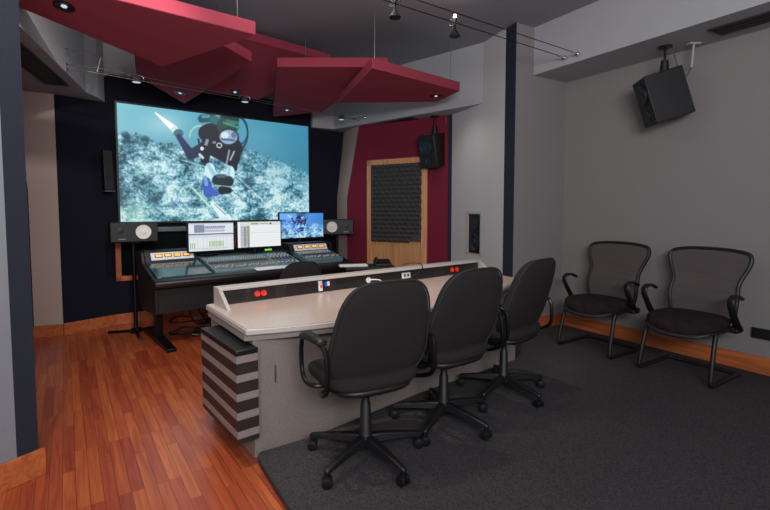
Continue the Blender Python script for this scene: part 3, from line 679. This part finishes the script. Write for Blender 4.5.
# plates on the riser face: face runs from (.625,ZT) to (.735,ZT+.108)
fa = math.atan2(.10, .015)
def plate(u, wd_, hd=.075, s=.5, th=.004, up=0):
    Mx = Matrix.Translation((u, .682+.015*s, ZT+.10*s)) @ Matrix.Rotation(fa, 4, 'X')
    return G().box((0, up, th/2), (wd_, hd, th)).xf(Mx), Mx
plates = [(.13, .18), (.34, .20), (.70, .36), (1.12, .34), (1.52, .24), (1.90, .30), (2.35, .30)]
for u, w_ in plates:
    g, _ = plate(u+.05, w_); o = g.build('panel_plate', 'riser2', desk, bevel=.002)
def on_face(u, s=.5): return Matrix.Translation((u, .682+.015*s, ZT+.10*s)) @ Matrix.Rotation(fa, 4, 'X')
g = G().box((.20, 0, .006), (.09, .035, .004)).xf(on_face(0)).build('screen_slot', 'satin', desk)
for u in (.352, .400): G().lathe((0, 0, .004), (0, 0, 1), [(0, .021), (.006, .021), (.007, .015), (.004, .012), (.004, 0)], 20).xf(on_face(u)).build('red_socket', 'redsock', desk, smooth=True)
for u in (2.36, 2.43): G().lathe((0, 0, .004), (0, 0, 1), [(0, .024), (.006, .024), (.007, .017), (.004, .013), (.004, 0)], 20).xf(on_face(u)).build('red_socket', 'redsock', desk, smooth=True)
G().box((.865, .0, .006), (.035, .08, .008)).xf(on_face(0)).build('socket_plate', 'white', desk, bevel=.002)
G().box((.868, -.005, .013), (.014, .02, .008)).xf(on_face(0)).build('red_button', 'redsock', desk)
G().box((.91, .01, .010), (.02, .035, .02)).xf(on_face(0)).build('blue_connector', 'blue', desk); G().box((.933, .012, .010), (.022, .035, .014)).xf(on_face(0)).build('white_connector', 'white', desk)
G().lathe((0, 0, .004), (0, 0, 1), [(0, .024), (.01, .024), (.012, .012), (.006, .010), (.006, 0)], 20).xf(on_face(1.33)).build('round_socket', 'white', desk, smooth=True)
G().box((1.755, .0, .007), (.10, .05, .008)).xf(on_face(0)).build('socket_plate', 'white', desk, bevel=.002)
G().box((1.735, .0, .012), (.02, .022, .006)).xf(on_face(0)).build('data_port', 'satin', desk); G().box((1.775, .0, .012), (.02, .022, .006)).xf(on_face(0)).build('data_port', 'satin', desk)
cm = lambda p: tuple(on_face(0) @ Vector(p))
def dworld(u, v, z):
    R = Matrix.Rotation(DANG, 3, 'Z'); q = R @ Vector((u, v, 0)); return (q.x-.752, q.y+2.408, z)
def cord(label, pts, m, r=.004):
    o = G().tube([dworld(*p) for p in pts], r, seg=8, smooth=3).build('power_cord', m); tag(o, label, 'cord', 'cords on the desk riser'); return o
cord('short white cord plugged into the round socket on the desk riser', [(1.33, .672, .80), (1.35, .64, .81), (1.42, .63, .80), (1.45, .62, .765), (1.49, .56, .757)], 'white', .005)
cord('thin black cord looping over the riser cap from the white plate', [(1.80, .672, .80), (1.83, .63, .80), (1.93, .64, .86), (1.95, .70, .90), (1.84, .80, .895), (1.80, .83, .84)], 'black', .004)
cord('dark cord hanging from the red sockets at the far end of the desk riser', [(2.44, .672, .80), (2.46, .63, .81), (2.51, .61, .79), (2.54, .60, .762), (2.57, .53, .757)], 'black', .005)
# rack unit on the desk end
bx = thing('striped_end_unit', 'black and beige striped rack unit fixed at the near end of the desk', 'cabinet', (-.752, 2.408, 0), DANG)
u0, u1, v0, v1 = -.075, .044, -.045, .555
z = .145; g1 = G(); g2 = G()
def ub(g, z0, z1, d=0): g.prism([(u0-d, v0-d), (u1, v0-d), (u1, v1+d), (u0-d, v1+d)], z0, z1)
z = .145
ub(g1, z, z+.03); z += .03
for i in range(5):
    ub(g2, z, z+.040, .001); z += .040
    if i < 4: ub(g1, z, z+.062); z += .062
G2 = g1.build('dark_slats', 'riser', bx); g2.build('light_slats', 'lam_base', bx)
ub2 = G().prism([(u0-.004, v0-.004), (u1, v0-.004), (u1, v1+.004), (u0-.004, v1+.004)], z, z+.03); ub2.build('lid', 'satin', bx, bevel=.004)

# ------------------------------------------------------------------ task chairs
def sell(n, w_, h_, e, taper=0, k=40):
    out = []
    for i in range(k):
        a = 2*PI*i/k; c, s_ = math.cos(a), math.sin(a)
        x = math.copysign(abs(c)**(2/e), c); z = math.copysign(abs(s_)**(2/e), s_)
        out.append((x*w_/2*(1+taper*z), z*h_/2))
    return out
def pad(w_, h_, t, e=4, taper=0, fn=None, k=44, bulge=1.0):
    """cushion in the local xz plane, thickness along y; fn(x,y,z)->point"""
    o = sell(0, w_, h_, e, taper, k); prof = [(.02, .5*bulge), (.5, .49*bulge), (.85, .44), (.95, .36), (.99, .2), (1, 0), (.99, -.2), (.95, -.36), (.85, -.44), (.5, -.49), (.02, -.5)]
    rings = []
    for s_, y in prof:
        ring = []
        for x, z in o:
            p = (x*s_, y*t, z*s_); ring.append(Vector(fn(*p) if fn else p))
        rings.append(ring)
    return G().loft(rings)
def make_task_chair(label, low=0.0, w_=.525, phi=-8):
    t = thing('task_chair', label, 'office chair')
    hb = .545
    zc = .738-low
    def bf(x, y, z):        # wraps slightly round the sitter and leans back
        return (x*(1-.12*z/.26), -.20+y+.25*x*x-.34*z+.12*(z*z), zc+z)
    pad(w_, hb, .085, 3.6, 0, bf).build('backrest', 'fabric', t, smooth=True)
    o = sell(0, w_+.004, hb+.004, 3.6, 0, 44)
    G().tube([bf(x, -.022, z) for x, z in o], .006, 6, closed=True).build('back_piping', 'piping', t, smooth=True)
    zs = .485-low
    def sf(x, y, z):        # pad plane xz -> seat xy
        zz = zs+y-(.045*max(0, (z-.12)/.12)**2 if z > .12 else 0)+.05*x*x*4*.4
        return (x, z+.03, zz)
    pad(.54, .48, .085, 3.6, .03, sf).build('seat', 'fabric', t, smooth=True)
    def shell(x, y, z): return (x, z+.02, zs-.045+y-(.03*max(0, (z-.12)/.12)**2 if z > .12 else 0))
    pad(.46, .44, .05, 3.4, .03, shell).build('seat_shell', 'black', t, smooth=True)
    G().box((0, -.02, zs-.075), (.16, .22, .04)).build('tilt_mechanism', 'blackm', t, bevel=.008)
    G().tube([(.05, -.02, zs-.075), (.20, -.04, zs-.085), (.24, -.05, zs-.08)], .007).build('height_lever', 'blackm', t, smooth=True)
    G().tube([(0, -.10, zs-.07), (0, -.18, zs-.06), (0, -.185, zs-.03), (0, -.165, zs+.0)], .016, 8, smooth=2).build('back_support', 'blackm', t, smooth=True)
    for s_ in (-1, 1):
        x = s_*.298
        pts = [(x*.72, -.02, zs-.06), (x*.9, -.05, zs-.06), (x, -.14, zs-.035), (x, -.215, zs+.01), (x, -.215, zs+.13), (x, -.20, zs+.20), (x, -.12, zs+.215),
               (x, .11, zs+.195), (x, .17, zs+.17), (x, .185, zs+.10), (x, .175, zs-.01), (x, .12, zs-.05), (x*.9, .06, zs-.06), (x*.72, .05, zs-.06)]
        a = G().tube(pts, .0125, 8, smooth=2).build('arm_loop', 'blackm', t, smooth=True)
        ap = [[Vector((x+math.cos(q)*.028*k2, y, zz+.012+math.sin(q)*.02*k2)) for q in [2*PI*j/12 for j in range(12)]]
              for y, zz, k2 in ((-.155, zs+.215, .55), (-.145, zs+.215, .95), (-.05, zs+.213, 1.05), (.07, zs+.205, 1.05), (.135, zs+.188, .95), (.148, zs+.182, .5))]
        G().loft(ap).build('arm_pad', 'black', a, smooth=True)
    G().lathe((0, 0, .10), (0, 0, 1), [(0, .035), (.02, .045), (.04, .033), (.20-low*.4, .028), (.21-low*.4, .022), (zs-.20, .018)], 20).build('gas_column', 'black', t, smooth=True)
    for k_ in range(5):
        a = math.radians(phi+72*k_); c, s_ = math.cos(a), math.sin(a)
        rings = []
        for r, z0, z1, hw in ((.02, .085, .135, .030), (.10, .085, .13, .026), (.22, .078, .112, .021), (.315, .068, .095, .018), (.33, .070, .088, .012)):
            rings.append([Vector((r*c-q*s_, r*s_+q*c, z)) for q, z in ((-hw, z0), (hw, z0), (hw*.75, z1), (-hw*.75, z1))])
        leg = G().loft(rings).build('base_arm', 'black', t, bevel=.006)
        b = a+random.uniform(-1, 1); cb, sb_ = math.cos(b), math.sin(b)
        cx, cy = .315*c, .315*s_
        g = G()
        for q in (-.016, .016):
            g.lathe((cx-sb_*q, cy+cb*q, .027), (-sb_, cb, 0), [(-.011, .020), (-.009, .026), (.009, .026), (.011, .020)], 16)
        g.cyl((cx, cy, .03), (cx, cy, .072), .009); g.box((cx, cy, .045), (.03, .026, .02), rz=b)
        g.build('caster', 'satin', leg, smooth=True)
    return t
ZC = .05
c1 = make_task_chair('nearest of the three charcoal task chairs along the curved producer desk')
c1.location = (-.105, 2.375, ZC); c1.rotation_euler = (0, 0, math.radians(28)); c1['group'] = 'task chairs at the producer desk'
c2 = copy_tree(c1); c2.location = (.372, 2.79, ZC); c2.rotation_euler = (0, 0, math.radians(35)); c2['label'] = 'middle of the three charcoal task chairs along the curved producer desk'
c3 = make_task_chair('furthest of the three charcoal task chairs along the curved producer desk', phi=-28); c3['group'] = 'task chairs at the producer desk'
c3.location = (.875, 3.26, ZC); c3.rotation_euler = (0, 0, math.radians(43))
c4 = make_task_chair('charcoal task chair at the mixing console, only its top showing over the desk', low=.10, w_=.42)
c4.location = (-.91, 4.40, 0); c4.rotation_euler = (0, 0, math.radians(30))

# ------------------------------------------------------------------ guest chairs
def make_guest_chair(label):
    """faces -y; origin midway between the sled runners on the carpet"""
    t = thing('guest_chair', label, 'chair', group='mesh guest chairs by the right wall')
    r = .017
    for s_ in (-1, 1):
        x = s_*.265
        G().tube([(x*.93, -.15, .40), (x*.96, -.20, .30), (x, -.26, .05), (x, -.25, .016), (x, -.20, .014), (x, .24, .014)], r, 10, smooth=2).build('leg', 'black', t, smooth=True)
    G().tube([(-.265, .24, .014), (.265, .24, .014)], r, 10).build('rear_runner', 'black', t, smooth=True)
    G().tube([(-.25, -.15, .39), (.25, -.15, .39)], .012, 8).build('cross_tube', 'black', t, smooth=True)
    def sf(x, y, z):
        return (x, z-.045, .445+y+.25*x*x*0-(.035*(max(0, (-z-.12)/.12))**2 if z < -.12 else 0))
    pad(.54, .52, .10, 2.7, 0, sf).build('seat', 'plush', t, smooth=True)
    def sh(x, y, z): return (x, z-.045, .40+y-(.03*(max(0, (-z-.12)/.12))**2 if z < -.12 else 0)+.06*abs(x)**1.5)
    pad(.56, .54, .04, 2.8, 0, sh).build('seat_pan', 'black', t, smooth=True)
    # hourglass back
    zs_ = [.43, .50, .58, .66, .72, .78, .84, .90, .95, .985, 1.0]
    ws = [.225, .24, .250, .250, .240, .252, .278, .300, .305, .285, .22]
    def by(z, x): return .20+.30*(z-.43)**1.15*.75 - .35*x*x*.4 - .035*math.exp(-((z-.62)/.12)**2)
    rings = []
    gm = G(); nxs = 13
    grid = []
    for z, w_ in zip(zs_, ws):
        grid.append([(w_*(-1+2*i/(nxs-1)), by(z, w_*(-1+2*i/(nxs-1)))+.004, z+(.012*(1-(-1+2*i/(nxs-1))**2) if z > .98 else 0)) for i in range(nxs)])
    vs = [p for row in grid for p in row]; nv = len(vs)
    vs2 = [(x, y-.008, z) for x, y, z in vs]; fs = []
    H_ = len(grid)
    for j in range(H_-1):
        for i in range(nxs-1):
            a = j*nxs+i; fs.append((a, a+1, a+nxs+1, a+nxs)); fs.append((nv+a+nxs, nv+a+nxs+1, nv+a+1, nv+a))
    bd = [i for i in range(nxs)]+[j*nxs+nxs-1 for j in range(1, H_)]+[(H_-1)*nxs+i for i in range(nxs-2, -1, -1)]+[j*nxs for j in range(H_-2, 0, -1)]
    for q in range(len(bd)):
        a, b = bd[q], bd[(q+1) % len(bd)]; fs.append((b, a, nv+a, nv+b))
    gm.add(vs+vs2, fs); gm.build('mesh_panel', 'mesh', t, smooth=True)
    loop = [(-w_, by(z, w_), z) for z, w_ in zip(zs_, ws)]+[(-.11, by(1.01, .11), 1.012), (.11, by(1.01, .11), 1.012)]+[(w_, by(z, w_), z) for z, w_ in reversed(list(zip(zs_, ws)))]
    G().tube(loop, .016, 8, closed=True, smooth=2).build('back_frame', 'black', t, smooth=True)
    for s_ in (-1, 1):
        x = s_*.318
        path = [((x*.93, .08, .40), .036), ((x, .05, .42), .040), ((x, .0, .47), .036), ((x, -.07, .56), .031), ((x, -.11, .62), .030), ((x, -.11, .665), .031), ((x, -.06, .688), .034), ((x, .01, .682), .032), ((x, .08, .655), .026), ((x, .095, .648), .012)]
        rings = []
        for i, (p, w_) in enumerate(path):
            a = Vector(path[min(i+1, len(path)-1)][0])-Vector(path[max(i-1, 0)][0]); a.normalize(); sd = Vector((1, 0, 0)); n = a.cross(sd).normalized()
            rings.append([Vector(p)+sd*w_*math.cos(q)*.85+n*.013*math.sin(q)*(1 if w_ > .012 else .5) for q in [2*PI*j/12 for j in range(12)]])
        G().loft(rings).build('armrest', 'black', t, smooth=True)
        G().box((x*.9, .08, .41), (.07, .10, .05)).build('arm_bracket', 'black', t, bevel=.01)
    return t
gth = math.radians(-57.5)
g1_ = make_guest_chair('black sled-base mesh guest chair by the right wall, left one nearest the corner')
g1_.location = (2.085, 4.325, .05); g1_.rotation_euler = (0, 0, gth)
g2_ = copy_tree(g1_); g2_.location = (2.515, 3.665, .05); g2_['label'] = 'black sled-base mesh guest chair by the right wall, right one nearer the camera'
# port on the right wall
pt = thing('wall_outlet_plate', 'black outlet plate low on the right grey wall, at the photo edge', 'outlet', (3.093, 3.590, .385), math.atan2(RWd[1], RWd[0]))
G().box((0, -.005, 0), (.20, .012, .085)).build('plate', 'satin', pt, bevel=.003)
for dx in (-.06, 0, .06): G().box((dx, -.012, 0), (.03, .004, .04)).build('socket', 'black', pt)

# ------------------------------------------------------------------ mixing console
KA = math.atan2(.643, .766)
P0 = (-2.169, 4.228)
def kw(u, s_): return (P0[0]+.766*u-.643*s_, P0[1]+.643*u+.766*s_)
con = thing('mixing_console', 'wide black mixing console desk with meter bridges facing the screen', 'console', (*P0, 0), KA)
KW = 2.36
# carcass profile in (y,z)
side = [(.06, .38), (.60, .34), (.72, .40), (.86, .94), (.60, .94), (.56, .83), (.05, .70)]
for x0, x1 in ((0.0, .03), (KW-.03, KW)):
    G().extr(side, 'x', x0, x1).build('side_panel', 'black', con, bevel=.004)
G().extr([(.08, .38), (.10, .38), (.10, .66), (.08, .66)], 'x', .03, KW-.03).build('front_apron', 'black', con)
G().extr([(-.02, .66), (.0, .635), (.10, .635), (.14, .70), (.10, .725), (.0, .715), (-.02, .695)], 'x', -.01, KW+.01).build('armrest_nose', 'satin', con, bevel=.008)
G().extr([(.10, .66), (.62, .76), (.80, .76), (.80, .60), (.10, .60)], 'x', .03, KW-.03).build('inner_deck', 'black', con)
G().extr([(.76, .40), (.80, .40), (.84, .93), (.80, .93)], 'x', .03, KW-.03).build('rear_panel', 'black', con)
# left glossy module, centre surface, right module
def sloped(x0, x1, y0, z0, y1, z1, th, name, m, par=con):
    return G().extr([(y0, z0), (y1, z1), (y1, z1-th), (y0, z0-th)], 'x', x0, x1).build(name, m, par, bevel=.003)
sloped(.035, .56, .10, .735, .56, .832, .07, 'left_module_lid', 'reflect_teal')
def bridge(x0, x1):
    b = G().extr([(.57, .832), (.64, .95), (.84, .95), (.84, .76), (.57, .76)], 'x', x0, x1).build('meter_bridge', 'black', con, bevel=.006)
    d = Vector((0, .07, .118)).normalized(); n = Vector((0, -.118, .07)).normalized()
    an = math.atan2(.118, .07)
    Mx = Matrix.Translation((0, .605, .891)) @ Matrix.Rotation(an, 4, 'X')
    xm0, xm1 = x0+.06, x1-.03
    G().box(((xm0+xm1)/2, .0, .003), (xm1-xm0, .088, .008)).xf(Mx).build('meter_panel', 'meter', b, bevel=.003)
    W4 = (xm1-xm0)/4.6
    for i in range(4):
        cx = xm0+W4*(.8+i)
        m_ = G().box((cx, .005, .008), (W4*.78, .042, .006)).xf(Mx).build('meter_bezel', 'satin', b)
        G().box((cx, .005, .0118), (W4*.62, .028, .002)).xf(Mx).build('meter_face', 'orange', b)
    return b
bridge(.035, .56); bridge(1.73, 2.32)
G().extr([(.60, .85), (.66, .86), (.84, .86), (.84, .76), (.60, .76)], 'x', .56, 1.73).build('rear_shelf', 'black', con, bevel=.004)
def surface(x0, x1, y0, z0, y1, z1, ch, par, extra=0):
    b = sloped(x0, x1, y0, z0, y1, z1, .06, 'fader_surface', 'surf', par)
    an = math.atan2(z1-z0, y1-y0); L_ = math.hypot(y1-y0, z1-z0)
    Mx = Matrix.Translation((0, y0, z0)) @ Matrix.Rotation(an, 4, 'X')
    wch = (x1-x0-.04)/ch
    dark = G(); orange = G()
    for i in range(ch):
        cx = x0+.02+wch*(i+.5)
        fp = random.uniform(.18, .30)
        G().box((cx, L_*fp, .008), (wch*.42, .022, .014)).xf(Mx).build('fader', 'fader', b)
        dark.box((cx, L_*.25, .0015), (wch*.12, L_*.30, .002))
        for k in range(4): dark.box((cx, L_*(.46+k*.045), .003), (wch*.5, .009, .005))
        for k in range(2): G().cyl((cx, L_*(.70+k*.12), 0), (cx, L_*(.70+k*.12), .016), wch*.26, seg=8).xf(Mx).build('knob', 'fader', b)
        orange.box((cx, L_*.44, .002), (wch*.6, .006, .003))
    dark.xf(Mx).build('button_rows', 'satin', b); orange.xf(Mx).build('label_strip', 'oak', b)
    return b
surface(.60, 1.34, .11, .742, .60, .85, 24, con)
surface(1.34, 1.66, .11, .742, .60, .85, 6, con)
surface(1.76, 2.28, .20, .775, .57, .85, 12, con)
G().extr([(.02, .722), (.10, .735), (.10, .75), (.02, .735)], 'x', 1.02, 1.50).build('wrist_rest', 'meter', con, bevel=.005)
G().box((1.43, .60, .893), (.09, .01, .02)).build('green_display', 'green', con)
# legs
for x in (.13, KW-.13):
    lg = G().box((x, .52, .20), (.075, .10, .38)).build('leg', 'blackm', con, bevel=.006)
    G().extr([(.02, 0), (.98, 0), (.98, .035), (.60, .06), (.44, .06), (.02, .035)], 'x', x-.045, x+.045).build('foot', 'blackm', lg, bevel=.006)
# cables in a heap under it
g = G(); rr = random.Random(5)
for k in range(18):
    u = rr.uniform(.42, 1.2); s_ = rr.uniform(.3, .65); R_ = rr.uniform(.10, .2); pts = []
    for j in range(14):
        a = 2*PI*j/14*1.3; pts.append((*kw(u+R_*math.cos(a)*1.4+rr.uniform(-.03, .03), s_+R_*math.sin(a)*.7), 0.012+.009*k+abs(rr.uniform(0, .05))))
    g.tube(pts, .009, 6, smooth=2)
for k in range(6):
    u = .40+.13*k+rr.uniform(-.04, .04); pts = [(*kw(u, .5), .40), (*kw(u+.05, .47), .22+rr.uniform(-.08, .05)), (*kw(u+.16, .44), .10+rr.uniform(0, .06)), (*kw(u+.34, .46), .20), (*kw(u+.42, .5), .40)]
    g.tube(pts, .010, 6, smooth=3)
o = g.build('cable_heap', 'satin', smooth=True); tag(o, 'tangled black cables heaped on the floor under the mixing console', 'cables', kind='stuff')
# monitors
def monitor(name, label, u, s_, z0, W, H, img, frame=.014, stand=True, cat='monitor', base=.93):
    t = thing(name, label, cat, (*kw(u, s_), z0), KA)
    G().box((W/2, .02, H/2), (W, .034, H)).build('bezel', 'satin', t, bevel=.004)
    picture_obj('screen_picture', img, W-2*frame, H-2.3*frame, t, -.0005+.002, PM2, frame, frame*1.3).location = (0, 0, 0)
    if stand:
        G().tube([(W/2, .04, .12), (W/2, .16, .10), (W/2, .16, base-z0)], .022, 8).build('stand_neck', 'blackm', t)
        G().box((W/2, .17, base-z0+.006), (.2, .12, .012)).build('stand_base', 'blackm', t, bevel=.003)
    return t
m1 = monitor('computer_monitor', 'left computer monitor on the mixing console showing channel strips', .455, .55, .910, .53, .345, paint_daw(160, 100, 0), base=.862)
m2 = monitor('computer_monitor', 'right computer monitor on the mixing console showing a white track window', 1.010, .55, .922, .58, .338, paint_daw(160, 100, 1), base=.862)
m1['group'] = m2['group'] = 'monitors on the console'
m3 = monitor('video_display', 'small video display right of the computer monitors, repeating the diver picture', 1.73, .90, .985, .71, .37, paint_dive(160, 90, 1), cat='display', base=.80, stand=False)
g = G().tube([(.36, .04, .15), (.36, .10, .13), (.36, .08, -.10), (.36, -.08, -.115)], .022, 8); g.build('stand_neck', 'blackm', m3)
# studio monitors
def studio_monitor(label, loc, rz, flip, foot_z=0):
    t = thing('studio_monitor', label, 'speaker', loc, rz, group='white-coned studio monitors')
    G().box((0, .0, .108), (.46, .28, .216)).build('cabinet', 'black', t, bevel=.008)
    G().lathe((flip*.085, -.14, .108), (0, -1, 0), [(0, .088), (.003, .088), (.003, .001)], 36).build('woofer_surround', 'satin', t, smooth=True)
    G().lathe((flip*.085, -.1432, .108), (0, -1, 0), [(0, .078), (.006, .076), (.003, .055), (.001, .03), (.007, .02), (.008, .001)], 36).build('woofer_cone', 'cone', t, smooth=True)
    G().lathe((-flip*.135, -.14, .125), (0, -1, 0), [(0, .05), (.004, .05), (.003, .03), (.006, .014), (.007, 0)], 28).build('tweeter', 'black', t, smooth=True)
    G().box((-flip*.12, -.1415, .035), (.07, .003, .010)).build('nameplate', 'steel', t)
    return t
def stand(label, loc, rz, h):
    t = thing('speaker_stand', label, 'stand', loc, rz, group='stands of the studio monitors')
    G().box((0, 0, h-.008), (.26, .24, .016)).build('top_plate', 'blackm', t, bevel=.003)
    G().cyl((0, 0, .03), (0, 0, h-.016), .022).build('pole', 'blackm', t, smooth=True)
    for a in (90, 210, 330):
        c, s_ = math.cos(math.radians(a)), math.sin(math.radians(a))
        G().tube([(0, 0, .03), (.30*c, .30*s_, .016)], .016, 8).build('leg', 'blackm', t, smooth=True)
    G().box((0, 0, .035), (.09, .09, .05)).build('leg_hub', 'blackm', t, bevel=.006)
    return t
stand('black pole stand with floor legs left of the console', (-2.81, 5.01, 0), math.radians(95), 1.04)
studio_monitor('black studio monitor with white cone, on the stand left of the console', (-2.81, 5.01, 1.04), math.radians(36), 1)
stand('black pole stand mostly hidden behind the right end of the console', (-.72, 6.72, 0), math.radians(20), 1.03)
studio_monitor('black studio monitor with white cone, right of the small video display', (-.72, 6.72, 1.03), math.radians(12), -1)
# side table with keyboard
st = thing('side_table', 'low black side table right of the console, behind the producer desk', 'table', (-.20, 5.45, 0), math.radians(12))
G().box((0, 0, .700), (.60, .36, .03)).build('tabletop', 'black', st, bevel=.004)
for x in (-.27, .27):
    for y in (-.15, .15): G().box((x, y, .3425), (.03, .03, .685)).build('leg', 'blackm', st)
kb = thing('computer_keyboard', 'white computer keyboard on the low black side table', 'keyboard', (-.38, 5.36, .715), math.radians(12))
G().box((0, 0, .009), (.34, .12, .018)).build('keyboard_body', 'white', kb, bevel=.003)
g = G()
for r in range(5):
    for c in range(14): g.box((-.15+c*.023, -.045+r*.022, .021), (.018, .017, .006))
g.build('keys', 'meter', kb)
kb = thing('telephone', 'dark desk telephone on the low black side table', 'telephone', (-.03, 5.46, .715), math.radians(12))
G().extr([(-.09, 0), (.09, 0), (.09, .07), (-.09, .025)], 'x', -.10, .10).build('telephone_body', 'black', kb, bevel=.006)
G().tube([(-.07, -.08, .04), (-.07, -.05, .055), (-.07, .06, .085), (-.07, .08, .075)], .016, 8).build('handset', 'satin', kb, smooth=True)
